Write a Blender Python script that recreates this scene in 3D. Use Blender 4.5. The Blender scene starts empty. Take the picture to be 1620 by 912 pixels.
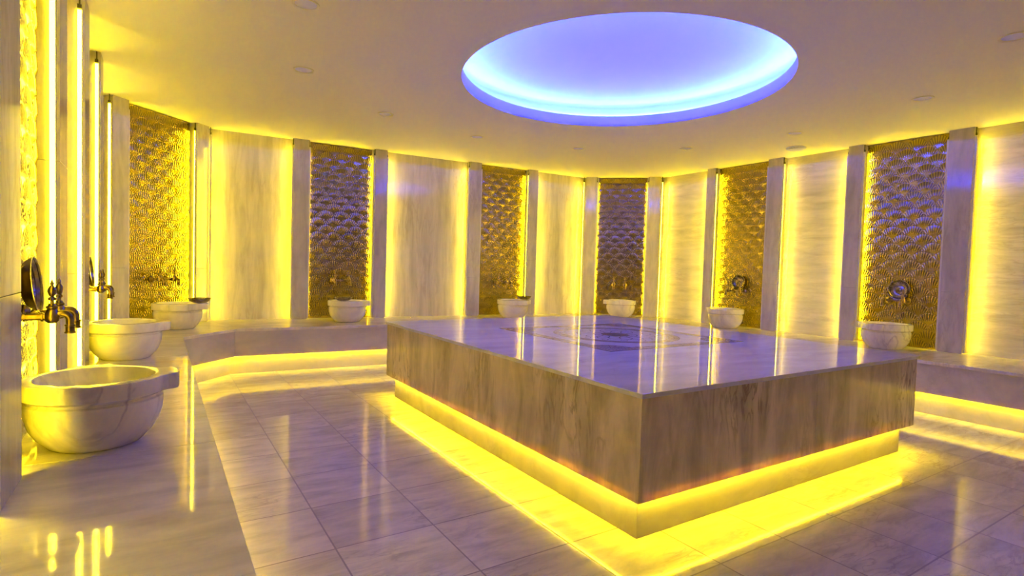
import bpy, bmesh, math, random
from mathutils import Vector, Matrix
PI = math.pi
sc = bpy.context.scene
C = sc.collection

# ---------------------------------------------------------------- tuning: camera, light, exposure
FPX = 871.5                      # focal length in pixels of the 1620 wide frame
YAW, PITCH, ROLL = 0.5713298, 0.0371718, 0.0296026
EYE = 1.160
sc.view_settings.view_transform = 'Standard'
sc.view_settings.look = 'None'
sc.view_settings.gamma = 1.0
sc.view_settings.use_curve_mapping = False
sc.view_settings.exposure = 0.17
YELLOW = (1.0, 0.75, 0.012)
BLUE = (0.010, 0.023, 1.0)
E_TUBE = 59.0                    # wall tubes
E_FLOOR = 85.0                   # strips under platform
E_BENCH = 44.0
E_COVE = 1230.0                    # cove in the ceiling recess
sc.cycles.max_bounces = 8
sc.cycles.diffuse_bounces = 5
sc.cycles.glossy_bounces = 5
sc.cycles.transmission_bounces = 2
sc.cycles.caustics_reflective = False
sc.cycles.caustics_refractive = False
sc.cycles.sample_clamp_indirect = 5.0
sc.cycles.use_denoising = True

cam = bpy.data.cameras.new('camera')
cam.sensor_width = 36.0
cam.lens = FPX / 1620 * 36.0
cam.clip_start = 0.02
cam_o = bpy.data.objects.new('camera', cam)
C.objects.link(cam_o)
f = Vector((math.sin(YAW)*math.cos(PITCH), math.cos(YAW)*math.cos(PITCH), -math.sin(PITCH)))
r0 = Vector((math.cos(YAW), -math.sin(YAW), 0))
u0 = r0.cross(f)
r_ = r0*math.cos(ROLL) + u0*math.sin(ROLL)
u_ = -r0*math.sin(ROLL) + u0*math.cos(ROLL)
m = Matrix((r_, u_, -f)).transposed().to_4x4()
m.translation = Vector((0, 0, EYE))
cam_o.matrix_world = m
sc.camera = cam_o
w = bpy.data.worlds.new('world'); sc.world = w
w.use_nodes = True
w.node_tree.nodes['Background'].inputs[0].default_value = (0.3, 0.3, 0.4, 1)
w.node_tree.nodes['Background'].inputs[1].default_value = 0.0

# ---------------------------------------------------------------- materials
def new_mat(name):
    mt = bpy.data.materials.new(name); mt.use_nodes = True
    nt = mt.node_tree
    return mt, nt, nt.nodes['Principled BSDF']
def N(nt, t, **kw):
    n = nt.nodes.new(t)
    for k, v in kw.items(): setattr(n, k, v)
    return n
def ramp(nt, fac, stops):
    r = N(nt, 'ShaderNodeValToRGB')
    e = r.color_ramp.elements
    while len(e) < len(stops): e.new(0.5)
    for el, (p, c) in zip(e, stops):
        el.position = p; el.color = (*c, 1) if len(c) == 3 else c
    nt.links.new(fac, r.inputs[0])
    return r.outputs[0]
def mixc(nt, fac, a, b, mode='MIX'):
    n = N(nt, 'ShaderNodeMix', data_type='RGBA', blend_type=mode)
    for sock, v in ((n.inputs[0], fac), (n.inputs[6], a), (n.inputs[7], b)):
        if isinstance(v, (int, float)): sock.default_value = v
        elif isinstance(v, tuple): sock.default_value = (*v, 1)
        else: nt.links.new(v, sock)
    return n.outputs[2]
def math_n(nt, op, a, b=None):
    n = N(nt, 'ShaderNodeMath', operation=op)
    for i, v in enumerate((a, b)):
        if v is None: continue
        if isinstance(v, (int, float)): n.inputs[i].default_value = v
        else: nt.links.new(v, n.inputs[i])
    return n.outputs[0]

def marble(name, base=(0.56, 0.51, 0.475), vein=(0.33, 0.27, 0.23), rot=(0, 0, 0), stretch=(6, 6, 1), rough=0.1,
           vein_amt=0.55, scale=1.0, cloud=0.28, coord='Object', grid=None, wob=1.6):
    mt, nt, b = new_mat(name)
    tc = N(nt, 'ShaderNodeTexCoord')
    mp = N(nt, 'ShaderNodeMapping')
    mp.inputs['Rotation'].default_value = rot
    mp.inputs['Scale'].default_value = tuple(s*scale for s in stretch)
    src = tc.outputs['Object'] if coord == 'Object' else N(nt, 'ShaderNodeNewGeometry').outputs['Position']
    vec = src
    tone = None
    if grid:                       # every floor tile is cut from another place of the stone
        g0, g1, gs, gt = grid
        sx = N(nt, 'ShaderNodeSeparateXYZ'); nt.links.new(src, sx.inputs[0])
        ax = math_n(nt, 'DIVIDE', math_n(nt, 'SUBTRACT', sx.outputs[0], g0), gs)
        ay = math_n(nt, 'DIVIDE', math_n(nt, 'SUBTRACT', sx.outputs[1], g1), gt)
        ix = math_n(nt, 'FLOOR', ax); iy = math_n(nt, 'FLOOR', ay)
        cb = N(nt, 'ShaderNodeCombineXYZ'); nt.links.new(ix, cb.inputs[0]); nt.links.new(iy, cb.inputs[1])
        wn = N(nt, 'ShaderNodeTexWhiteNoise', noise_dimensions='3D'); nt.links.new(cb.outputs[0], wn.inputs[0])
        sc_ = N(nt, 'ShaderNodeVectorMath', operation='SCALE'); nt.links.new(wn.outputs['Color'], sc_.inputs[0]); sc_.inputs['Scale'].default_value = 20
        ad = N(nt, 'ShaderNodeVectorMath', operation='ADD'); nt.links.new(src, ad.inputs[0]); nt.links.new(sc_.outputs[0], ad.inputs[1])
        vec = ad.outputs[0]
        tone = wn.outputs['Value']
        fx = math_n(nt, 'FRACT', ax); fy = math_n(nt, 'FRACT', ay)
        dx = math_n(nt, 'MULTIPLY', math_n(nt, 'MINIMUM', fx, math_n(nt, 'SUBTRACT', 1.0, fx)), gs)
        dy = math_n(nt, 'MULTIPLY', math_n(nt, 'MINIMUM', fy, math_n(nt, 'SUBTRACT', 1.0, fy)), gt)
        joint = math_n(nt, 'LESS_THAN', math_n(nt, 'MINIMUM', dx, dy), 0.0034)
    nt.links.new(vec, mp.inputs[0])
    n1 = N(nt, 'ShaderNodeTexNoise'); n1.inputs['Scale'].default_value = 1.3; n1.inputs['Detail'].default_value = 8; n1.inputs['Roughness'].default_value = .62
    n1.inputs['Distortion'].default_value = .5
    nt.links.new(mp.outputs[0], n1.inputs[0])
    n2 = N(nt, 'ShaderNodeTexNoise'); n2.inputs['Scale'].default_value = 2.1; n2.inputs['Detail'].default_value = 5; n2.inputs['Distortion'].default_value = wob
    nt.links.new(mp.outputs[0], n2.inputs[0])
    n3 = N(nt, 'ShaderNodeTexNoise'); n3.inputs['Scale'].default_value = 1.6; n3.inputs['Detail'].default_value = 3
    nt.links.new(vec, n3.inputs[0])
    clouds = ramp(nt, n1.outputs[0], [(0.30, tuple(x*(1-cloud) for x in base)), (0.62, base)])
    d = math_n(nt, 'ABSOLUTE', math_n(nt, 'SUBTRACT', n2.outputs[0], 0.5))
    line = ramp(nt, d, [(0.0, (1, 1, 1)), (0.05, (0, 0, 0))])
    gate = ramp(nt, n3.outputs[0], [(0.48, (0, 0, 0)), (0.66, (1, 1, 1))])
    amt = math_n(nt, 'MULTIPLY', math_n(nt, 'MULTIPLY', line, gate), vein_amt)
    col = mixc(nt, amt, clouds, vein)
    if grid:
        tn = ramp(nt, tone, [(0.0, (0.86, 0.84, 0.83)), (1.0, (1.0, 1.0, 1.0))])
        col = mixc(nt, 1.0, col, tn, 'MULTIPLY')
        col = mixc(nt, math_n(nt, 'MULTIPLY', joint, 0.8), col, (0.16, 0.12, 0.10))
    nt.links.new(col, b.inputs['Base Color'])
    b.inputs['Roughness'].default_value = rough
    b.inputs['IOR'].default_value = 1.5
    nr = N(nt, 'ShaderNodeTexNoise'); nr.inputs['Scale'].default_value = 9; nr.inputs['Detail'].default_value = 4
    nt.links.new(src, nr.inputs[0])
    rr = N(nt, 'ShaderNodeMapRange'); rr.inputs['To Min'].default_value = rough*.6; rr.inputs['To Max'].default_value = rough*1.5
    nt.links.new(nr.outputs[0], rr.inputs['Value'])
    rough_out = rr.outputs[0]
    if grid:
        rough_out = math_n(nt, 'ADD', rough_out, math_n(nt, 'MULTIPLY', joint, 0.5))
        bp_ = N(nt, 'ShaderNodeBump'); bp_.inputs['Strength'].default_value = 0.5; bp_.inputs['Distance'].default_value = 0.001
        nt.links.new(math_n(nt, 'SUBTRACT', 1.0, joint), bp_.inputs['Height'])
        nt.links.new(bp_.outputs[0], b.inputs['Normal'])
    nt.links.new(rough_out, b.inputs['Roughness'])
    return mt

TG = 0.43                       # floor tile pitch
M = {}
M['floor'] = marble('floor_marble', base=(0.76, 0.68, 0.49), vein=(0.30, 0.24, 0.22), rot=(0, 0, 0.35), stretch=(2.6, 10, 2), rough=0.085,
                    coord='W', grid=(1.47, 1.35, TG, TG), vein_amt=.5, cloud=.34, wob=.7)
M['wall'] = marble('wall_marble', rot=(0.12, 0.16, 0.0), stretch=(9, 9, 1.0), rough=0.10, vein_amt=.55, coord='W', cloud=.36, wob=.8)
M['wall_horizontal'] = marble('wall_marble_horizontal', rot=(0.2, 0, 0), stretch=(2, 1.5, 10), rough=0.10, vein_amt=.5, coord='W', cloud=.30, wob=.8)
M['pilaster'] = marble('pilaster_marble', rot=(0.3, 0.3, 0), stretch=(8, 8, 1.8), rough=0.10, vein_amt=.4, coord='W', cloud=.30, wob=.7)
M['bench'] = marble('bench_marble', rot=(0.35, -0.5, 0.5), stretch=(1.6, 4, 4), rough=0.10, vein_amt=.3, coord='W', cloud=.22)
M['seat'] = marble('seat_marble', base=(0.78, 0.715, 0.54), rot=(0, 0, 0.6), stretch=(2.6, 8, 2), rough=0.055, vein_amt=.4, coord='W', cloud=.30, wob=.8)
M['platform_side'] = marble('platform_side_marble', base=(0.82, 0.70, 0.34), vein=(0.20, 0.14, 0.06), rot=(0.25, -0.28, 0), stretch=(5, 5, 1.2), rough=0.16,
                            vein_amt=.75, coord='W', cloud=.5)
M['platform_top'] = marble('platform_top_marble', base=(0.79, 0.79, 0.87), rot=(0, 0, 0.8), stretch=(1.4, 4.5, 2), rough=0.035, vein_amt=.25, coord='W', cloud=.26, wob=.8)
M['basin'] = marble('basin_marble', base=(0.84, 0.78, 0.52), rot=(0.5, 0.7, 0.3), stretch=(2.2, 5, 2.0), rough=0.16, vein_amt=.6, cloud=.3, wob=.5, coord='W')
mt, nt, b = new_mat('ceiling_paint'); M['ceiling'] = mt
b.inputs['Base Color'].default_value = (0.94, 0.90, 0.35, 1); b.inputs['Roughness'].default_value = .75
nz = N(nt, 'ShaderNodeTexNoise'); nz.inputs['Scale'].default_value = 60; bm_ = N(nt, 'ShaderNodeBump'); bm_.inputs['Strength'].default_value = .05
nt.links.new(nz.outputs[0], bm_.inputs['Height']); nt.links.new(bm_.outputs[0], b.inputs['Normal'])
mt, nt, b = new_mat('recess_paint'); M['recess'] = mt
b.inputs['Base Color'].default_value = (0.82, 0.82, 0.84, 1); b.inputs['Roughness'].default_value = .8
def metal(name, c1, c2, rough, sc_=12, metallic=1.0):
    mt, nt, b = new_mat(name)
    tc = N(nt, 'ShaderNodeTexCoord')
    n = N(nt, 'ShaderNodeTexNoise'); n.inputs['Scale'].default_value = sc_; n.inputs['Detail'].default_value = 6
    nt.links.new(tc.outputs['Object'], n.inputs[0])
    nt.links.new(ramp(nt, n.outputs[0], [(0.35, c1), (0.65, c2)]), b.inputs['Base Color'])
    b.inputs['Metallic'].default_value = metallic
    b.inputs['Roughness'].default_value = rough
    return mt
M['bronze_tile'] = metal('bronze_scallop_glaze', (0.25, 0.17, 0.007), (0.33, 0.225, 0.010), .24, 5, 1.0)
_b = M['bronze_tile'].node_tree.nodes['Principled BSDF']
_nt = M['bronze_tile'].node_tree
_at = N(_nt, 'ShaderNodeAttribute', attribute_name='groove_shade')
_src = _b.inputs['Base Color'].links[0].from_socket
_nt.links.new(mixc(_nt, _at.outputs['Fac'], _src, (0.035, 0.020, 0.003)), _b.inputs['Base Color'])  # shade of the grooves and fan outlines painted into the base colour
_b.inputs['Coat Weight'].default_value = 1.0; _b.inputs['Coat Roughness'].default_value = .07; _b.inputs['Coat IOR'].default_value = 1.6
M['brass'] = metal('aged_brass', (0.075, 0.050, 0.020), (0.20, 0.135, 0.05), .34, 30)
M['bowl'] = metal('engraved_brass', (0.16, 0.13, 0.09), (0.32, 0.27, 0.18), .26, 40)
M['dark'] = metal('dark_fitting', (0.03, 0.025, 0.02), (0.05, 0.04, 0.03), .5, 10, .3)
M['inlay_dark'] = metal('inlay_dark_stone', (0.07, 0.05, 0.045), (0.11, 0.08, 0.07), .05, 25, 0)
M['inlay_beige'] = metal('inlay_beige_stone', (0.40, 0.32, 0.25), (0.52, 0.43, 0.34), .05, 25, 0)
M['inlay_grey'] = metal('inlay_light_stone', (0.66, 0.63, 0.64), (0.74, 0.70, 0.70), .04, 15, 0)
def emit(name, col, s):
    mt, nt, b = new_mat(name)
    b.inputs['Base Color'].default_value = (.8, .8, .8, 1)
    b.inputs['Emission Color'].default_value = (*col, 1)
    b.inputs['Emission Strength'].default_value = s
    return mt
M['tube'] = emit('yellow_wall_led', YELLOW, E_TUBE)
M['strip_floor'] = emit('yellow_platform_led', YELLOW, E_FLOOR)
M['strip_bench'] = emit('yellow_bench_led', YELLOW, E_BENCH)
M['profile'] = metal('white_added_profile', (.62, .58, .52), (.66, .62, .56), .5, 8, 0)
M['cove'] = emit('blue_cove_led', BLUE, E_COVE)

for k_ in ('platform_side', 'bench'):     # the cut edges of the thin marble sheets let a little light through
    b_ = M[k_].node_tree.nodes['Principled BSDF']
    b_.inputs['Subsurface Weight'].default_value = .35
    b_.inputs['Subsurface Radius'].default_value = (1.0, .9, .4)
    b_.inputs['Subsurface Scale'].default_value = .03
# ---------------------------------------------------------------- mesh helpers
def box(bm, x0, x1, y0, y1, z0, z1, bevel=0.0, mat=None):
    vs = [bm.verts.new(v) for v in ((x0,y0,z0),(x1,y0,z0),(x1,y1,z0),(x0,y1,z0),(x0,y0,z1),(x1,y0,z1),(x1,y1,z1),(x0,y1,z1))]
    fs = [bm.faces.new([vs[i] for i in q]) for q in ((0,3,2,1),(4,5,6,7),(0,1,5,4),(1,2,6,5),(2,3,7,6),(3,0,4,7))]
    if bevel:
        es = list({e for f_ in fs for e in f_.edges})
        bmesh.ops.bevel(bm, geom=es, offset=bevel, segments=2, affect='EDGES', profile=.5)
    return vs
def prism(bm, poly, z0, z1, bevel=0.0):
    """closed plan polygon (counter-clockwise) extruded from z0 to z1"""
    lo = [bm.verts.new((x, y, z0)) for x, y in poly]; hi = [bm.verts.new((x, y, z1)) for x, y in poly]
    n = len(poly)
    fs = [bm.faces.new(hi), bm.faces.new(lo[::-1])]
    for i in range(n):
        fs.append(bm.faces.new((lo[i], lo[(i+1) % n], hi[(i+1) % n], hi[i])))
    if bevel:
        es = list({e for f_ in fs for e in f_.edges})
        bmesh.ops.bevel(bm, geom=es, offset=bevel, segments=2, affect='EDGES', profile=.5)
def lathe(bm, prof, seg=48, M4=None, close=True):
    rings = []
    for r, z in prof:
        if r < 1e-5: rings.append([bm.verts.new((0, 0, z))])
        else: rings.append([bm.verts.new((r*math.cos(2*PI*i/seg), r*math.sin(2*PI*i/seg), z)) for i in range(seg)])
    for a, b_ in zip(rings, rings[1:]):
        for i in range(seg):
            j = (i+1) % seg
            if len(a) == 1 and len(b_) == 1: continue
            if len(a) == 1: bm.faces.new((a[0], b_[i], b_[j]))
            elif len(b_) == 1: bm.faces.new((a[i], b_[0], a[j]))
            else: bm.faces.new((a[i], b_[i], b_[j], a[j]))
    if M4 is not None:
        bmesh.ops.transform(bm, matrix=M4, verts=[v for r in rings for v in r])
def tube(bm, pts, rad, seg=14, cap=True):
    """round tube through pts; rad number or list"""
    n = len(pts); pts = [Vector(p) for p in pts]
    rads = rad if isinstance(rad, (list, tuple)) else [rad]*n
    rings = []; prev = None
    for i, p in enumerate(pts):
        t = (pts[min(i+1, n-1)] - pts[max(i-1, 0)]).normalized()
        if prev is None:
            a = Vector((0, 0, 1)) if abs(t.z) < .9 else Vector((1, 0, 0))
            s = t.cross(a).normalized()
        else:
            s = (prev - t*prev.dot(t)).normalized()
        prev = s; q = t.cross(s)
        rings.append([bm.verts.new(p + (s*math.cos(2*PI*k/seg) + q*math.sin(2*PI*k/seg))*rads[i]) for k in range(seg)])
    for a, b_ in zip(rings, rings[1:]):
        for k in range(seg):
            bm.faces.new((a[k], a[(k+1) % seg], b_[(k+1) % seg], b_[k]))
    if cap:
        bm.faces.new(rings[0][::-1]); bm.faces.new(rings[-1])
def arc_pts(c, r, a0, a1, n, plane='xz'):
    out = []
    for i in range(n+1):
        a = a0 + (a1-a0)*i/n
        out.append((c[0]+r*math.cos(a), c[1], c[2]+r*math.sin(a)))
    return out
def finish(bm, smooth=False, ang=None):
    bmesh.ops.recalc_face_normals(bm, faces=bm.faces)
    me = bpy.data.meshes.new('mesh'); bm.to_mesh(me); bm.free()
    if smooth:
        for p in me.polygons: p.use_smooth = True
        if ang is not None:
            try: me.set_sharp_from_angle(angle=ang)
            except Exception: pass
    return me
def obj(name, bm, mat, parent=None, smooth=False, ang=math.radians(35)):
    me = finish(bm, smooth, ang) if isinstance(bm, bmesh.types.BMesh) else bm
    me.name = name
    if mat is not None and not me.materials: me.materials.append(mat)
    o = bpy.data.objects.new(name, me); C.objects.link(o)
    if parent: o.parent = parent
    return o
def tag(o, label, cat, group=None, kind=None):
    o['label'] = label; o['category'] = cat
    if group: o['group'] = group
    if kind: o['kind'] = kind
    return o
def struct(o):
    o['kind'] = 'structure'; return o
def empty(name, loc, rz=0, label=None, cat=None, group=None):
    o = bpy.data.objects.new(name, None); C.objects.link(o)
    o.empty_display_size = .1
    o.location = loc; o.rotation_euler = (0, 0, rz)
    if label: o['label'] = label
    if cat: o['category'] = cat
    if group: o['group'] = group
    return o
def copy_tree(o, parent=None):
    c = o.copy(); C.objects.link(c); c.parent = parent
    for ch in [x for x in bpy.data.objects if x.parent == o]: copy_tree(ch, c)
    return c
def place(proto, used, loc, rz, label):
    o = proto if not used else copy_tree(proto)
    o.location = loc; o.rotation_euler = (0, 0, rz); o['label'] = label
    return o

# ---------------------------------------------------------------- the room's plan (metres; +z up)
ZC, ZB = 2.604, 0.467           # ceiling, bench top
DEP = 0.10                     # depth of the bays behind the pilaster fronts
SWa, SWb = (0.46, -0.70), (-0.35, 0.08)
E_, F_ = (-0.35, 6.17), (0.46, 6.94)
K_, L_ = (5.605, 6.67), (6.41, 5.89)
SE1, SE2 = (6.41, 0.05), (5.60, -0.72)
RING = [SWb, E_, F_, K_, L_, SE1, SE2, SWa]      # clockwise seen from above, starts with the left wall
def outset(poly, d):
    """shift every edge of the clockwise ring outward by d"""
    n = len(poly); lines = []
    for i in range(n):
        p = Vector(poly[i]); q = Vector(poly[(i+1) % n]); t = (q-p).normalized()
        nrm = Vector((-t.y, t.x))             # outward for clockwise rings
        lines.append((p + nrm*d, t))
    out = []
    for i in range(n):
        p, t = lines[i-1]; q, s = lines[i]
        den = t.x*s.y - t.y*s.x
        k = ((q-p).x*s.y - (q-p).y*s.x)/den
        out.append(tuple(p + t*k))
    return out
WALL = outset(RING, DEP)
OUTER = outset(RING, DEP+.15)
names = ['wall_left', 'wall_left_corner', 'wall_back', 'wall_right_corner', 'wall_right', 'wall_near_right_corner', 'wall_near', 'wall_near_left_corner']
for i, nm in enumerate(names):
    j = (i+1) % 8
    bm = bmesh.new(); prism(bm, [WALL[i], OUTER[i], OUTER[j], WALL[j]], 0, ZC+.0)
    struct(obj(nm, bm, M['wall_horizontal'] if nm in ('wall_right', 'wall_near') else M['wall']))
bm = bmesh.new(); prism(bm, OUTER[::-1], -0.12, 0.0); struct(obj('floor', bm, M['floor']))

# ceiling with the round opening
DC, DR = (3.026, 3.232), 1.2327
bm = bmesh.new()
seg = 96
def ringpt(k, r, z): return (DC[0]+r*math.cos(2*PI*k/seg), DC[1]+r*math.sin(2*PI*k/seg), z)
def hit(k):
    d = Vector((math.cos(2*PI*k/seg), math.sin(2*PI*k/seg))); best = 1e9
    for i in range(8):
        p = Vector(OUTER[i]); q = Vector(OUTER[(i+1) % 8]); e = q-p; c0 = Vector(DC)
        den = d.x*e.y - d.y*e.x
        if abs(den) < 1e-9: continue
        t = ((p-c0).x*e.y - (p-c0).y*e.x)/den; s = ((p-c0).x*d.y - (p-c0).y*d.x)/den
        if t > 0 and -1e-6 <= s <= 1+1e-6: best = min(best, t)
    return (DC[0]+d.x*best, DC[1]+d.y*best, ZC)
i0 = [bm.verts.new(ringpt(k, DR, ZC)) for k in range(seg)]
o0 = [bm.verts.new(hit(k)) for k in range(seg)]
i1 = [bm.verts.new(ringpt(k, DR, ZC+.015)) for k in range(seg)]
o1 = [bm.verts.new((v.co.x, v.co.y, ZC+.015)) for v in o0]
for k in range(seg):
    j = (k+1) % seg
    bm.faces.new((i0[k], i0[j], o0[j], o0[k])); bm.faces.new((i1[k], o1[k], o1[j], i1[j]))
    bm.faces.new((i0[k], i1[k], i1[j], i0[j])); bm.faces.new((o0[k], o0[j], o1[j], o1[k]))
struct(obj('ceiling', bm, M['ceiling']))
# recess: lip ring, ledge, outer drum and flat lid
RIM = 0.10; LED_R = DR+.13; OUT_R = DR+.15; TOPZ = ZC+.175
bm = bmesh.new()
dome = [(OUT_R-.07+.07*math.cos(t*PI/2), .17 + .07*math.sin(t*PI/2)) for t in [k/8 for k in range(9)]] + [(.6, .243), (0, .245), (0, .26)]
lathe(bm, [(DR, 0.0), (DR, RIM), (DR+.012, RIM), (DR+.012, .03), (OUT_R, .03)] + dome + [(OUT_R+.02, .26), (OUT_R+.02, 0.015), (DR, .015)], 96,
      Matrix.Translation((DC[0], DC[1], ZC)))
o = struct(obj('ceiling_recess', bm, M['recess'], smooth=True))
bm = bmesh.new()
lathe(bm, [(LED_R, .085), (LED_R, .118), (LED_R+.004, .118), (LED_R+.004, .085), (LED_R, .085)], 96)
o = obj('cove_light', bm, M['cove']); o.location = (DC[0], DC[1], ZC)
tag(o, 'blue white light strip hidden behind the lip of the round ceiling recess', 'light strip')

# ---------------------------------------------------------------- pilasters, tubes
class Side:
    """one straight side of the pilaster ring"""
    def __init__(s, a, b):
        s.a = Vector(a); s.b = Vector(b); s.t = (s.b-s.a).normalized(); s.L = (s.b-s.a).length
        s.out = Vector((-s.t.y, s.t.x))
        s.ang = math.atan2(-s.out.y, -s.out.x)      # direction into the room
    def p(s, d, o=0.0): return s.a + s.t*d + s.out*o
SL, SNW, SB, SNE, SR = Side(SWb, E_), Side(E_, F_), Side(F_, K_), Side(K_, L_), Side(L_, SE1)
SSE, SS, SSW = Side(SE1, SE2), Side(SE2, SWa), Side(SWa, SWb)
JOINTS = {}
def pilaster(side, d0, d1, label, joint=1.05, group='marble pilasters around the room'):
    """box between d0 and d1 along the side, front at the ring line, back on the wall"""
    bm = bmesh.new()
    a = side.p(d0); c = side.p(d1)
    poly = [side.p(d0), side.p(d1), side.p(d1, DEP-.0006), side.p(d0, DEP-.0006)]
    poly = [(v.x-a.x, v.y-a.y) for v in poly]
    def piece(z0, z1):
        prism(bm, poly, z0, z1, .002)
    piece(ZB-ZB, joint-ZB-.0007); piece(joint-ZB+.0007, ZC-ZB-.0005)
    o = obj('pilaster', bm, M['pilaster']); o.location = (a.x, a.y, ZB+.0003)
    tag(o, label, 'pilaster', group)
    return o
def led_parts(e, top=0.085, bot=0.012):
    """local: x = out of the wall into the room, y = away from the flank the strip is fixed to"""
    z1 = ZC-ZB-top
    bm = bmesh.new(); box(bm, -.010, .009, .0015, .0065, bot, z1, .001); obj('glowing_strip', bm, M['tube'], e)
    bm = bmesh.new(); box(bm, .0105, .0125, 0.0002, .0172, bot-.004, z1+.004); box(bm, -.0115, .0105, .0002, .0012, bot-.004, z1+.004)  # front lip added to screen the strip's light from the room
    obj('added_shade_profile', bm, M['profile'], e)
    bm = bmesh.new(); box(bm, -.011, .009, .001, .012, z1+.005, z1+.03, .002); box(bm, -.004, .004, .002, .008, z1+.03, ZC-ZB-.001)
    obj('end_clip', bm, M['dark'], e)
def led(side, d, sgn, label):
    """upright strip on the flank of a pilaster; sgn = which way along the side the flank faces"""
    q = side.p(d, .024)
    e = empty('led_strip', (q.x, q.y, ZB), side.ang, label, 'light strip', 'yellow light strips on the pilaster flanks')
    # local +y must point along sgn*t
    yd = Vector((-math.sin(side.ang), math.cos(side.ang)))
    if yd.dot(side.t)*sgn < 0: e.scale = (1, -1, 1)
    led_parts(e)
    return e

# pilasters as (side, start, end, what they stand between)
def dist(side, u=None, v=None):
    """distance along a side at which it has plan coordinate u or v"""
    if u is not None: return (u - side.a.x)/side.t.x
    return (v - side.a.y)/side.t.y
B1 = 'the huge nearest basin'; B2 = 'the second basin along the left wall'; B3 = 'the corner basin with a bowl on its right rim'
B4 = 'the left half of the back wall basin'; 
P = []
dl = lambda v: dist(SL, v=v)
db = lambda u: dist(SB, u=u)
dr = lambda v: dist(SR, v=v)
W = .165
P += [(SL, dl(1.94), dl(2.21), 'marble pilaster cut by the left photo edge, nearest to the camera', 1.04),
      (SL, dl(3.00), dl(3.22), 'narrow marble pilaster right behind the largest foreground basin', 1.55),
      (SL, dl(3.94), dl(4.17), 'slim marble pilaster just left of the second basin, its top touching the ceiling', 1.05),
      (SL, dl(4.95), dl(5.14), 'slim marble pilaster just right of the second tap on the left wall', 2.1),
      (SNW, 0.0, .16, 'yellowish marble pilaster left of the scallop panel in the left corner', 1.05),
      (SNW, SNW.L-.16, SNW.L, 'bright yellow lit marble pilaster right of the scallop panel in the left corner', 1.05),
      (SB, db(1.335), db(1.505), 'marble pilaster left of the panel behind the basin with a bowl on its left rim', 1.08),
      (SB, db(2.30), db(2.45), 'marble pilaster right of the panel behind the basin with a bowl on its left rim', 1.107),
      (SB, db(3.615), db(3.79), 'marble pilaster left of the panel just beyond the back left edge of the platform', 1.0),
      (SB, db(4.575), db(4.72), 'marble pilaster behind the bowl overhanging the right rim of a back wall basin', 1.27),
      (SNE, 0.0, .165, 'marble pilaster left of the far corner panel seen square on above the platform', 1.05),
      (SNE, SNE.L-.165, SNE.L, 'marble pilaster right of the far corner panel seen square on above the platform', 1.05),
      (SR, dr(5.04), dr(4.91), 'marble pilaster left of the scallop panel with the smaller hanging bowl', 1.05),
      (SR, dr(4.13), dr(3.94), 'marble pilaster right of the scallop panel with the smaller hanging bowl', 1.05),
      (SR, dr(3.18), dr(3.03), 'marble pilaster left of the scallop panel with the larger hanging bowl', 1.05),
      (SR, dr(2.26), dr(2.06), 'wide marble pilaster right of the scallop panel with the larger hanging bowl', 1.05),
      (SR, dr(1.20), dr(1.02), 'marble pilaster on the right wall outside the right photo edge', 1.05),
      (SR, dr(.25), dr(.07), 'marble pilaster at the near end of the right wall, out of frame', 1.05)]
for s, a_, b_, lab, j in P:
    a_, b_ = min(a_, b_), max(a_, b_)
    pilaster(s, a_, b_, lab, j)
def lo_hi(s, a_, b_): return min(a_, b_), max(a_, b_)
LT = 'yellow light strip, {} side of {}'
short = ['the pilaster at the left photo edge', 'the narrow pilaster behind the largest basin', 'the slim pilaster left of the second basin', 'the slim pilaster right of the second tap',
         'the pilaster left of the left corner scallop panel', 'the pilaster right of the left corner scallop panel',
         'the pilaster left of the basin with a left-rim bowl', 'the pilaster right of the basin with a left-rim bowl',
         'the pilaster left of the basin with overhanging bowl', 'the pilaster behind the overhanging bowl',
         'the pilaster left of the far corner panel', 'the pilaster right of the far corner panel',
         'the pilaster left of the smaller hanging bowl', 'the pilaster right of the smaller hanging bowl',
         'the pilaster left of the larger hanging bowl', 'the wide pilaster right of the larger hanging bowl',
         'the pilaster beyond the right photo edge', 'the pilaster at the near end of the right wall']
for (s, a_, b_, lab, j), sh in zip(P, short):
    a_, b_ = lo_hi(s, a_, b_)
    if a_ > .01: led(s, a_, -1, LT.format('left', sh))
    if b_ < s.L-.01: led(s, b_, 1, LT.format('right', sh))
# the corner pilasters carry a strip on the marble-bay side too, where they meet the neighbouring wall
for s, d, sgn, lab in ((SL, SL.L-.012, -1, 'yellow light strip in the corner left of the left corner pilaster'),
                  (SB, .012, 1, 'yellow light strip in the corner right of the left corner pilaster'),
                  (SB, SB.L-.012, -1, 'yellow light strip in the corner left of the far corner pilaster'),
                  (SR, .012, 1, 'yellow light strip in the corner right of the far corner pilaster')):
    led(s, d, sgn, lab)

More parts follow.
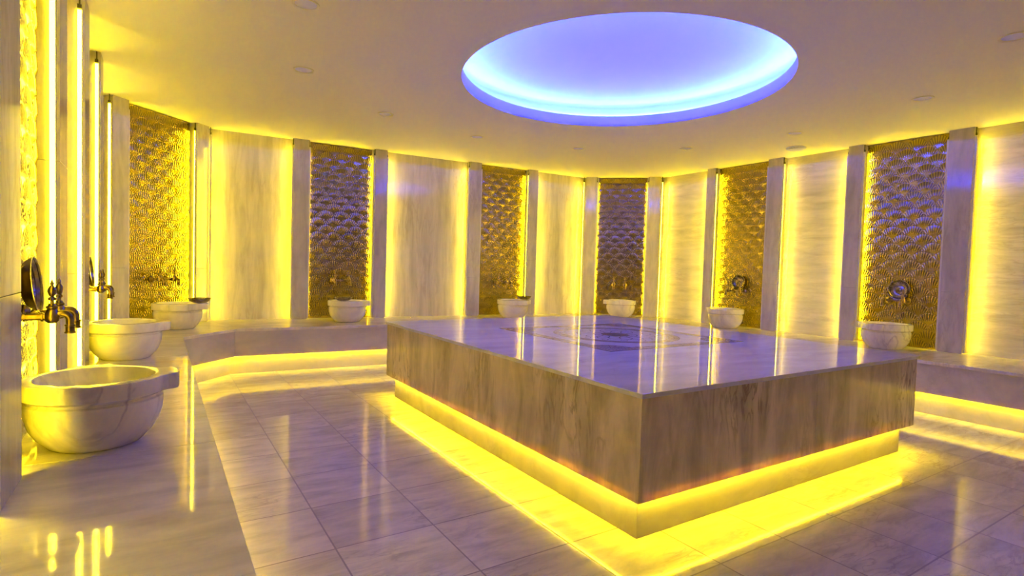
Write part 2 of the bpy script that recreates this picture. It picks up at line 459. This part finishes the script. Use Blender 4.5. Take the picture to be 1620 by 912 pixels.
# ---------------------------------------------------------------- scallop tile panels (one shared relief mesh)
PW, PH = .74, ZC-ZB-.012
def scallop_mesh():
    R = PW/4*.5*1.07                      # four scales side by side
    sx = PW/4; sz = .088
    nx, nz = 260, 740
    verts = []; faces = []; shade_vals = []
    shade_amt = [0.0]  # painted shade per vertex: outlines, between ribs, towards the apex
    def height(x, z):
        j = math.floor(z/sz) - 1          # rows whose discs may cover this point, lowest row wins
        for row in range(j-1, j+3):
            off = .5*sx if row % 2 else 0.0
            cx = round((x-off)/sx)*sx + off; cz = row*sz
            dx, dz = x-cx, z-cz
            r = math.hypot(dx, dz)
            if r <= R:
                ax, az = dx, dz + R*1.05            # apex of the fan
                rr = math.hypot(ax, az); th = math.atan2(ax, az)
                q = r/R
                k = min(1, max(0, (rr-.028)/(R*2.05-.028)))
                h = -.004 + .0092*math.sin(PI*.82*k)*(1-.30*(dx/R)**2)
                shade_amt[0] = .95 if q > .972 else (.0 if q > .925 else .12 + .55*max(0, 1-k/.30))
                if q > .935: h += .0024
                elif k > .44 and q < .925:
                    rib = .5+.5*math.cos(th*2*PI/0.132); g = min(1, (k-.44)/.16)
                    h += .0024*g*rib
                    shade_amt[0] = .12*(1-g) + g*(1-rib)**1.5*.9
                return h
        return -.004
    for iz in range(nz+1):
        z = PH*iz/nz
        for ix in range(nx+1):
            x = -PW/2 + PW*ix/nx
            shade_amt[0] = 1.0; verts.append((height(x, z), x, z)); shade_vals.append(shade_amt[0])
    for iz in range(nz):
        for ix in range(nx):
            a = iz*(nx+1)+ix
            faces.append((a, a+1, a+nx+2, a+nx+1))
    # side skirt to the wall so the panel has its thickness
    back = -.023
    def skirt(idx, flip=False):
        base = len(verts)
        for i in idx: verts.append((back, verts[i][1], verts[i][2]))
        for k in range(len(idx)-1):
            faces.append((idx[k], idx[k+1], base+k+1, base+k))
    skirt([i for i in range(nx+1)]); skirt([nz*(nx+1)+i for i in range(nx+1)])
    skirt([iz*(nx+1) for iz in range(nz+1)]); skirt([iz*(nx+1)+nx for iz in range(nz+1)])
    me = bpy.data.meshes.new('scallop_panel'); me.from_pydata(verts, [], faces)
    me.update()
    bm = bmesh.new(); bm.from_mesh(me); bmesh.ops.recalc_face_normals(bm, faces=bm.faces)
    bm.to_mesh(me); bm.free()
    for p in me.polygons: p.use_smooth = True
    at = me.attributes.new('groove_shade', 'FLOAT', 'POINT')
    at.data.foreach_set('value', shade_vals + [1.0]*(len(me.vertices)-len(shade_vals)))
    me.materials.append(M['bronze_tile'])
    return me
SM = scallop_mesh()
bays = []
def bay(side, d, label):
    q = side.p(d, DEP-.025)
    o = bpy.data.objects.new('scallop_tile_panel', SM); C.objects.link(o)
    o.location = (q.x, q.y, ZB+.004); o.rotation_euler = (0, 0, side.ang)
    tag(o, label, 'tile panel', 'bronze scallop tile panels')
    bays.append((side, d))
mid = lambda i, j: ((max(P[i][1], P[i][2]) + min(P[j][1], P[j][2]))/2)
bay(SL, mid(0, 1), 'sliver of brightly lit scallop tile panel behind the nearest tap, at left photo edge')
bay(SL, mid(2, 3), 'bronze scallop tile panel behind the second basin on the left wall')
bay(SNW, SNW.L/2, 'gold lit bronze scallop tile panel in the left corner, behind a tap with two spouts')
bay(SB, mid(6, 7), 'blue sheened scallop panel behind the basin with a bowl on its left rim')
bay(SB, mid(8, 9), 'scallop tile panel without blue sheen, just above the back left edge of the platform')
bay(SNE, SNE.L/2, 'dark scallop tile panel with strong blue sheen, seen square on in the far corner')
bay(SR, mid(12, 13), 'golden brown scallop tile panel with the smaller hanging bowl')
bay(SR, mid(14, 15), 'rightmost bronze scallop tile panel, with the larger hanging bowl')
bay(SR, mid(16, 17), 'bronze scallop tile panel on the right wall, out of frame')

# ---------------------------------------------------------------- bench round the walls
BI = [(0.185, .3), (0.185, 5.585), (0.655, 6.085), (4.98, 5.86), (5.53, 5.32), (5.53, .45)]      # inner edge of the seat
def inset_line(pts, d):
    """move an open clockwise line outward (to the wall) by d"""
    out = []
    for i, p in enumerate(pts):
        ns = []
        if i > 0:
            t = (Vector(p)-Vector(pts[i-1])).normalized(); ns.append(Vector((-t.y, t.x)))
        if i < len(pts)-1:
            t = (Vector(pts[i+1])-Vector(p)).normalized(); ns.append(Vector((-t.y, t.x)))
        n = sum(ns, Vector((0, 0))); n.normalize(); k = d/max(.3, n.dot(ns[0]))
        out.append(tuple(Vector(p)+n*k))
    return out
WALLB = outset(RING, DEP-.0006)      # clear of the wall by half a millimetre
WB = [(WALLB[0][0], .3), WALLB[1], WALLB[2], WALLB[3], WALLB[4], (WALLB[4][0], .45)]
bench = empty('bench', (2.9, 6.0, 0), 0, 'marble wall bench running round the room with a yellow glow under its edge', 'bench')
def child(o):
    o.parent = bench; o.location = Vector((-2.9, -6.0, 0)); return o
def lerp2(a, b_, t): return (a[0]+(b_[0]-a[0])*t, a[1]+(b_[1]-a[1])*t)
# seat slabs, split by hairline joints
cuts = [[.386, .62, .80], [], [.42, .78], [], [.35, .62, .85]]
FA = inset_line(BI, .018)
FB = inset_line(BI, .038)
PL = inset_line(BI, .085)
UZ = .186                              # lower edge of the fascia
for i in range(5):
    ts = [0]+cuts[i]+[1]
    for t0, t1 in zip(ts, ts[1:]):
        g0 = .0013 if t0 > 0 else 0; g1 = .0013 if t1 < 1 else 0
        L = (Vector(BI[i+1])-Vector(BI[i])).length
        a_ = lerp2(BI[i], BI[i+1], t0+g0/L); b_ = lerp2(BI[i], BI[i+1], t1-g1/L)
        # joints run square to the wall
        def wallpt(t, q):
            if t in (0, 1): return WB[i] if t == 0 else WB[i+1]
            d = (Vector(BI[i+1])-Vector(BI[i])).normalized(); n = Vector((-d.y, d.x))
            p0 = Vector(q); w0 = Vector(WB[i]); e = Vector(WB[i+1])-w0
            den = n.x*e.y-n.y*e.x; k = ((w0-p0).x*e.y-(w0-p0).y*e.x)/den
            return tuple(p0+n*k)
        bm = bmesh.new(); prism(bm, [a_, wallpt(t0, a_), wallpt(t1, b_), b_], ZB-.028, ZB, .0015)
        child(obj('seat_slab', bm, M['seat']))
        g0 = g1 = .0013
        fa = lerp2(FA[i], FA[i+1], t0+g0/L); fb = lerp2(FA[i], FA[i+1], t1-g1/L)
        ga = lerp2(FB[i], FB[i+1], t0+g0/L); gb = lerp2(FB[i], FB[i+1], t1-g1/L)
        bm = bmesh.new(); prism(bm, [fa, ga, gb, fb], UZ, ZB-.0282, .001)
        child(obj('front_panel', bm, M['bench']))
    # plinth
    bm = bmesh.new(); P2 = inset_line(BI, .12)
    prism(bm, [PL[i], P2[i], P2[i+1], PL[i+1]], 0.0003, UZ+.03, .0)
    child(obj('plinth', bm, M['bench']))
    bm = bmesh.new(); P3 = inset_line(BI, .0385)
    prism(bm, [P3[i], WB[i], WB[i+1], P3[i+1]], UZ+.0305, UZ+.05)
    child(obj('soffit_board', bm, M['dark']))
    bm = bmesh.new(); Q0 = inset_line(BI, .045); Q1 = inset_line(BI, .065)
    prism(bm, [Q0[i], Q1[i], Q1[i+1], Q0[i+1]], UZ+.013, UZ+.018)
    child(obj('led_strip', bm, M['strip_bench']))

# ---------------------------------------------------------------- central platform
X0, X1, Y0, Y1 = 1.689, 4.256, 1.605, 4.624
ZT, ZU = .656, .186
pf = empty('marble_platform', ((X0+X1)/2, (Y0+Y1)/2, 0), 0, 'large square marble heated platform in the middle of the floor, glowing yellow underneath', 'platform')
def pchild(o):
    o.parent = pf; o.location = Vector((-(X0+X1)/2, -(Y0+Y1)/2, 0)); return o
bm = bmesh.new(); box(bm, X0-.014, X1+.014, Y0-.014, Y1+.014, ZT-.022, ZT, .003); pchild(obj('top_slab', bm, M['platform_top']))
T = .02
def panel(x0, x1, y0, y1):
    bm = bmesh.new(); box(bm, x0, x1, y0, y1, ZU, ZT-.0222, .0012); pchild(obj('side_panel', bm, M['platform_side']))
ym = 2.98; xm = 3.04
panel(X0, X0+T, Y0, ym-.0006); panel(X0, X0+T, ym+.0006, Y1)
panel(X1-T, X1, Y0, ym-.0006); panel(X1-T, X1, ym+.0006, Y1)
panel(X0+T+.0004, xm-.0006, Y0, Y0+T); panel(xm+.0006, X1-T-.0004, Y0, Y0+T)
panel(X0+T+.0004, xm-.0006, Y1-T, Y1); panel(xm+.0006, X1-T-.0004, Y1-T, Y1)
bm = bmesh.new(); box(bm, X0+T+.0005, X1-T-.0005, Y0+T+.0005, Y1-T-.0005, ZU+.03, ZU+.05); pchild(obj('soffit_board', bm, M['dark']))
E5 = .058
bm = bmesh.new(); box(bm, X0+E5, X1-E5, Y0+E5, Y1-E5, .0003, ZU+.0298, .002); pchild(obj('plinth', bm, M['bench']))
for (x0, x1, y0, y1) in ((X0+T+.008, X0+T+.024, Y0+T+.03, Y1-T-.03), (X1-T-.024, X1-T-.008, Y0+T+.03, Y1-T-.03),
                         (X0+T+.03, X1-T-.03, Y0+T+.008, Y0+T+.024), (X0+T+.03, X1-T-.03, Y1-T-.024, Y1-T-.008)):
    bm = bmesh.new(); box(bm, x0, x1, y0, y1, ZU+.010, ZU+.014); pchild(obj('led_strip', bm, M['strip_floor']))
# inlay in the top: square frame, rings and rosette
IC = (3.03, 3.19)
il = empty('stone_inlay', ((X0+X1)/2, (Y0+Y1)/2, 0)); il.parent = pf; il.location = (0, 0, 0)
def ichild(name, bm, mat):
    o = obj(name, bm, mat); o.parent = il
    o.location = (IC[0]-(X0+X1)/2, IC[1]-(Y0+Y1)/2, ZT); return o
HZ = [0.0004]
def frame(bm, h0, h1, z=None):
    z = z or .0005
    a = [bm.verts.new((sx*h0, sy*h0, z)) for sx, sy in ((-1,-1),(1,-1),(1,1),(-1,1))]
    b_ = [bm.verts.new((sx*h1, sy*h1, z)) for sx, sy in ((-1,-1),(1,-1),(1,1),(-1,1))]
    for i in range(4): bm.faces.new((a[i], b_[i], b_[(i+1) % 4], a[(i+1) % 4]))
def ring(bm, r0, r1, z=.0005, seg=96):
    a = [bm.verts.new((r0*math.cos(2*PI*k/seg), r0*math.sin(2*PI*k/seg), z)) for k in range(seg)]
    b_ = [bm.verts.new((r1*math.cos(2*PI*k/seg), r1*math.sin(2*PI*k/seg), z)) for k in range(seg)]
    for k in range(seg): bm.faces.new((a[k], b_[k], b_[(k+1) % seg], a[(k+1) % seg]))
def disc(bm, cx, cy, r, z=.0007, seg=24):
    bm.faces.new([bm.verts.new((cx+r*math.cos(2*PI*k/seg), cy+r*math.sin(2*PI*k/seg), z)) for k in range(seg)])
def ribbon(bm, pts, wd, z=.0007):
    L = []; n = len(pts)
    for i, p in enumerate(pts):
        a = Vector(pts[max(i-1, 0)]); c = Vector(pts[min(i+1, n-1)]); t = (c-a).normalized(); nn = Vector((-t.y, t.x))*wd/2
        L.append((bm.verts.new((p[0]+nn.x, p[1]+nn.y, z)), bm.verts.new((p[0]-nn.x, p[1]-nn.y, z))))
    for a, c in zip(L, L[1:]): bm.faces.new((a[0], a[1], c[1], c[0]))
bm = bmesh.new()
frame(bm, .05, .56, .0002); disc(bm, 0, 0, .07, .0002) ; ichild('field', bm, M['inlay_grey'])
bm = bmesh.new(); frame(bm, .585, .655); ring(bm, .405, .475)
for sx in (-1, 1):
    for sy in (-1, 1):      # corner fans
        pts = [(sx*.56, sy*.56)]
        vs = [bm.verts.new((sx*.575, sy*.575, .0006))]
        for k in range(9):
            a = k/8*PI/2
            vs.append(bm.verts.new((sx*(.575-.17*math.cos(a)), sy*(.575-.17*math.sin(a)), .0006)))
        bm.faces.new(vs)
ichild('beige_band', bm, M['inlay_beige'])
bm = bmesh.new()
frame(bm, .655, .672, .0007); frame(bm, .578, .587, .0007); frame(bm, .555, .560, .0007)
for r in (.478, .442, .402): ring(bm, r, r+.009, .0009)
ring(bm, .30, .305, .0009); ring(bm, .165, .171, .0009)
disc(bm, 0, 0, .112, .0009, 40)
for sx in (-1, 1):
    for sy in (-1, 1):
        for rr in (.17, .12, .07):
            ribbon(bm, [(sx*(.575-rr*math.cos(k/12*PI/2)), sy*(.575-rr*math.sin(k/12*PI/2))) for k in range(13)], .006, .0009)
        for k in range(1, 5):
            a = k/5*PI/2
            ribbon(bm, [(sx*(.575-.03*math.cos(a)), sy*(.575-.03*math.sin(a))), (sx*(.575-.165*math.cos(a)), sy*(.575-.165*math.sin(a)))], .004, .0009)
for k in range(16):                       # petals and scrolls
    a = k*PI/8
    for s in (-1, 1):
        pts = []
        for i in range(15):
            t = i/14; r = .115+.185*t; aa = a + s*(PI/16)*math.sin(PI*t)*1.1
            pts.append((r*math.cos(aa), r*math.sin(aa)))
        ribbon(bm, pts, .006, .0009)
    pts = []
    for i in range(19):
        t = i/18; ph = t*2.2*PI; rr = .036*(1-.72*t)
        cx, cy = .352*math.cos(a+PI/16), .352*math.sin(a+PI/16)
        pts.append((cx+rr*math.cos(ph+a), cy+rr*math.sin(ph+a)))
    ribbon(bm, pts, .006, .0009)
n_ = 46
for k in range(n_):                       # chain of small diamonds along the frame
    t = -.60 + 1.2*k/(n_-1)
    for (cx, cy) in ((t, .62), (t, -.62), (.62, t), (-.62, t)):
        bm.faces.new([bm.verts.new((cx+dx, cy+dy, .0008)) for dx, dy in ((-.010, 0), (0, -.010), (.010, 0), (0, .010))])
ichild('dark_lines', bm, M['inlay_dark'])

# ---------------------------------------------------------------- marble basins
def basin_mesh():
    bm = bmesh.new(); seg = 120
    RB = .222
    def lug(a):
        """extra radius of the rim towards the two lugs"""
        best = 0
        for c in (0, PI/2):
            d = abs((a-c+PI) % (2*PI)-PI)*RB       # arc length from lug centre
            if d < .062: e = .040
            elif d < .074: e = .040 - .020*((d-.062)/.012)**2
            elif d < .088: e = .012 + .010*math.cos((d-.074)/.014*PI)*.8
            elif d < .105: e = .012*(1-(d-.088)/.017)
            else: e = 0
            best = max(best, e)
        return best
    prof = [(0, 0, 0), (.135, 0, 0), (.142, .004, 0), (.150, .012, 0), (.176, .040, 0), (.196, .075, 0), (.207, .115, 0), (.211, .150, 0), (.210, .166, 0),
            (.204, .172, 0), (.204, .180, 0), (.212, .186, .3), (.219, .188, 1), (.222, .191, 1), (.223, .240, 1), (.220, .246, 1), (.212, .248, .9),
            (.190, .249, 0), (.184, .246, 0), (.181, .238, 0), (.176, .19, 0), (.160, .12, 0), (.125, .075, 0), (.06, .058, 0), (0, .056, 0)]
    rings = []
    for r, z, k in prof:
        if r == 0: rings.append([bm.verts.new((0, 0, z))]); continue
        rings.append([bm.verts.new(((r+k*lug(2*PI*i/seg))*math.cos(2*PI*i/seg), (r+k*lug(2*PI*i/seg))*math.sin(2*PI*i/seg), z)) for i in range(seg)])
    for a, b_ in zip(rings, rings[1:]):
        for i in range(seg):
            j = (i+1) % seg
            if len(a) == 1: bm.faces.new((a[0], b_[i], b_[j]))
            elif len(b_) == 1: bm.faces.new((a[i], b_[0], a[j]))
            else: bm.faces.new((a[i], b_[i], b_[j], a[j]))
    return finish(bm, True, math.radians(40))
BMESH = basin_mesh(); BMESH.materials.append(M['basin'])
RIMZ = ZB + .2495
BAS = [((-.19, 2.53), 0.1, 'very large looking nearest marble basin at the left photo edge'),
       ((-.185, 4.56), 0.0, 'second marble basin along the left wall, between two glowing tubes'),
       ((.165, 6.30), -PI/2, 'marble basin in the left corner with a metal bowl on its right rim'),
       ((1.88, 6.50), 0.0, 'marble basin on the back bench with a metal bowl on its left rim'),
       ((4.14, 6.40), -PI/2, 'marble basin at the platform back edge with a bowl overhanging its right rim'),
       ((5.88, 6.10), PI/4, 'marble basin in the far corner with no bowl, just above the platform inlay'),
       ((6.14, 4.46), PI/2, 'veined marble basin under the smaller hanging bowl'),
       ((6.10, 2.585), PI/2, 'rightmost marble basin, under the larger hanging bowl')]
for i, ((x, y), rz, lab) in enumerate(BAS):
    o = bpy.data.objects.new('basin', BMESH); C.objects.link(o)
    o.location = (x, y, ZB+.0004); o.rotation_euler = (0, 0, rz)
    tag(o, lab, 'basin', 'marble hammam basins on the bench')

# ---------------------------------------------------------------- metal bowls
def bowl_parts():
    bm = bmesh.new()
    prof = [(0, .0), (.030, .0), (.034, .002), (.055, .004), (.078, .014), (.092, .030), (.099, .043), (.104, .045), (.104, .0475), (.098, .0470), (.090, .034),
            (.075, .018), (.054, .009), (.032, .0075), (.028, .010), (.020, .011), (.018, .016), (.010, .020), (0, .0215)]
    lathe(bm, prof, 72)
    body = finish(bm, True, math.radians(45))
    bm = bmesh.new()                         # chased bands round the wall and floor of the bowl
    for r, z in ((.094, .0425), (.085, .0298), (.066, .0155), (.043, .0098)):
        pts = [(r*math.cos(2*PI*k/60), r*math.sin(2*PI*k/60), z) for k in range(61)]
        tube(bm, pts, .0013, 6, cap=False)
    for k in range(28):
        a = 2*PI*k/28
        tube(bm, [(.070*math.cos(a), .070*math.sin(a), .0178), (.082*math.cos(a+.06), .082*math.sin(a+.06), .0272)], .0013, 6)
    rel = finish(bm, True, math.radians(60))
    return body, rel
BB, BR = bowl_parts()
BB.materials.append(M['bowl']); BR.materials.append(M['bowl'])
def bowl(loc, normal, label, group, spin=0):
    e = empty('bowl', loc, 0, label, 'bowl', group)
    n = Vector(normal).normalized()
    e.rotation_mode = 'QUATERNION'; e.rotation_quaternion = n.to_track_quat('Z', 'Y')
    obj('bowl_body', BB, None, e); obj('engraved_bands', BR, None, e)
    return e
G1 = 'metal bowls resting on basin rims'; G2 = 'metal bowls hung against the tile panels'
bowl((.345, 6.24, RIMZ+.002), (0, 0, 1), 'metal bowl resting on the right rim of the left corner basin', G1)
bowl((1.79, 6.36, RIMZ+.002), (0, 0, 1), 'metal bowl resting on the left rim of the back wall basin left of the platform', G1)
bowl((4.27, 6.33, RIMZ+.002), (0, 0, 1), 'metal bowl overhanging the right rim of the basin at the platform back edge', G1)

# ---------------------------------------------------------------- taps
def tap_parts(root):
    """local axes: +x out of the wall, y along it, origin at the wall at the height of the pipes"""
    for k, y in enumerate((-.085, .085)):
        e = bpy.data.objects.new('tap', None); C.objects.link(e); e.parent = root; e.empty_display_size = .05; e.location = (0, y, 0)
        bm = bmesh.new()
        Rx = Matrix.Rotation(PI/2, 4, 'Y')
        lathe(bm, [(0, 0), (.034, 0), (.034, .004), (.029, .010), (.020, .014), (.016, .018), (0, .018)], 32, Rx)
        obj('mounting_rose', bm, M['brass'], e, smooth=True)
        bm = bmesh.new()
        tube(bm, [(.014, 0, 0), (.09, 0, 0)], .0125, 20)
        for xx, rr, ww in ((.022, .0165, .006), (.070, .0165, .006)):
            tube(bm, [(xx, 0, 0), (xx+ww, 0, 0)], rr, 20)
        lathe(bm, [(0, -.024), (.012, -.022), (.020, -.014), (.023, 0), (.020, .014), (.016, .024), (.013, .028), (.017, .031), (.017, .037), (.012, .040), (.010, .048), (0, .048)], 28,
              Matrix.Translation((.100, 0, 0)))
        obj('valve_body', bm, M['brass'], e, smooth=True)
        bm = bmesh.new()
        arc = [(.105, 0, 0)] + arc_pts((.126, 0, -.012), .024, PI*.62, -.02, 12) + [(.150, 0, -.032)]
        tube(bm, arc, [.012]*len(arc), 20)
        tube(bm, [(.150, 0, -.028), (.150, 0, -.034), (.150, 0, -.036), (.150, 0, -.052), (.150, 0, -.054), (.150, 0, -.060)], [.0165, .0165, .0140, .0140, .0170, .0170], 24)
        obj('spout', bm, M['brass'], e, smooth=True)
        bm = bmesh.new()
        lathe(bm, [(0, .046), (.006, .046), (.0055, .056), (.011, .060), (.0115, .066), (.006, .071), (.010, .078), (.0135, .090), (.012, .100), (.007, .108), (.0045, .113), (.0065, .117), (.0045, .122), (.001, .132), (0, .134)], 24,
              Matrix.Translation((.100, 0, 0)))
        tube(bm, [(.100, -.024, .064), (.100, .024, .064)], [.0045, .0045], 10)
        for s in (-1, 1):
            lathe(bm, [(0, -.007), (.005, -.005), (.007, 0), (.005, .005), (0, .007)], 14, Matrix.Translation((.100, s*.026, .064)))
        obj('finial_handle', bm, M['brass'], e, smooth=True)
    bm = bmesh.new()
    tube(bm, [(.040, -.075, 0), (.040, .075, 0)], .009, 16)
    for y in (-.03, 0, .03): tube(bm, [(.040, y-.004, 0), (.040, y+.004, 0)], .013, 16)
    obj('cross_pipe', bm, M['brass'], root, smooth=True)
TZ = .937
def tap_place(i): side, d = bays[i]; return side.p(d, DEP-.0335), side.ang
proto = empty('brass_tap', (0, 0, 0), 0, 'x', 'tap', 'aged brass double taps on the tile panels')
tap_parts(proto)
TL_ = ['large dark brass double tap nearest the camera, over the biggest basin', 'dark brass double tap over the second basin on the left wall',
       'brass double tap on the gold lit left corner panel', 'brass double tap over the basin with a bowl on its left rim',
       'brass double tap over the basin at the platform back edge', 'brass double tap on the square-on far corner panel',
       'brass double tap behind the smaller hanging bowl', 'brass double tap behind the larger hanging bowl']
for i, lab in enumerate(TL_):
    q, ang = tap_place(i)
    place(proto, i > 0, (q.x, q.y, TZ), ang, lab)
def hung(i, dy, lab, dz=.108, out=.017, up=.10):
    side, d = bays[i]
    q = side.p(d, DEP-.018)
    inn = -side.out; al = Vector((-inn.y, inn.x))
    p = q + inn*out + al*dy
    bowl((p.x, p.y, TZ+dz), (inn.x, inn.y, up), lab, G2)
hung(0, 0.0, 'dark metal bowl seen edge on, leaning behind the nearest tap')
hung(1, 0.0, 'metal bowl seen edge on as a thin disc behind the second tap')
hung(6, .02, 'smaller looking metal bowl hung on the golden brown panel right of the platform centre')
hung(7, .02, 'larger looking metal bowl with a bluish inside, on the rightmost panel')

# ---------------------------------------------------------------- ceiling fittings
def spot_parts(root, r=.075):
    bm = bmesh.new()
    lathe(bm, [(r*.80, 0), (r*.80, -.0025), (r*.97, -.007), (r, -.005), (r, 0)], 48); obj('trim_ring', bm, M['ceiling'], root, smooth=True)
    bm = bmesh.new()
    lathe(bm, [(0, -.0008), (r*.76, -.0008), (r*.79, -.0002), (r*.79, 0)], 48); obj('lens', bm, M['recess'], root, smooth=True)
SP = [((.69, 3.30), 'unlit round downlight cut by the top photo edge'), ((.915, 4.42), 'unlit downlight nearest the top left, below the one at the photo edge'),
      ((1.84, 5.21), 'unlit downlight above the panel with blue sheen on the left'), ((2.986, 5.456), 'unlit downlight left below the round recess'),
      ((4.209, 5.176), 'unlit downlight just below the round recess, centre'), ((5.152, 4.369), 'unlit downlight right below the round recess'),
      ((5.418, 3.216), 'unlit downlight above the round ceiling vent'), ((5.121, 1.995), 'unlit downlight above the rightmost scallop panel'),
      ((4.227, 1.198), 'unlit downlight at the right photo edge')]
pr = empty('downlight', (0, 0, 0), 0, 'x', 'downlight', 'unlit round downlights in the ceiling'); spot_parts(pr)
for i, ((x, y), lab) in enumerate(SP):
    place(pr, i > 0, (x, y, ZC-.0003), 0, lab)
vt = empty('ceiling_vent', (6.03, 3.56, ZC-.0003), 0, 'round ceiling vent standing proud of the ceiling right of the recess', 'vent')
bm = bmesh.new(); lathe(bm, [(.058, 0), (.058, -.012), (.100, -.016), (.104, -.012), (.104, -.004), (.098, 0)], 48); obj('rim', bm, M['recess'], vt, smooth=True)
bm = bmesh.new(); lathe(bm, [(0, -.026), (.078, -.026), (.084, -.022), (.080, -.018), (0, -.018)], 48); obj('valve_disc', bm, M['recess'], vt, smooth=True)
bm = bmesh.new(); lathe(bm, [(0, -.018), (.02, -.018), (.02, -.001), (0, -.001)], 20); obj('stem', bm, M['dark'], vt, smooth=True)
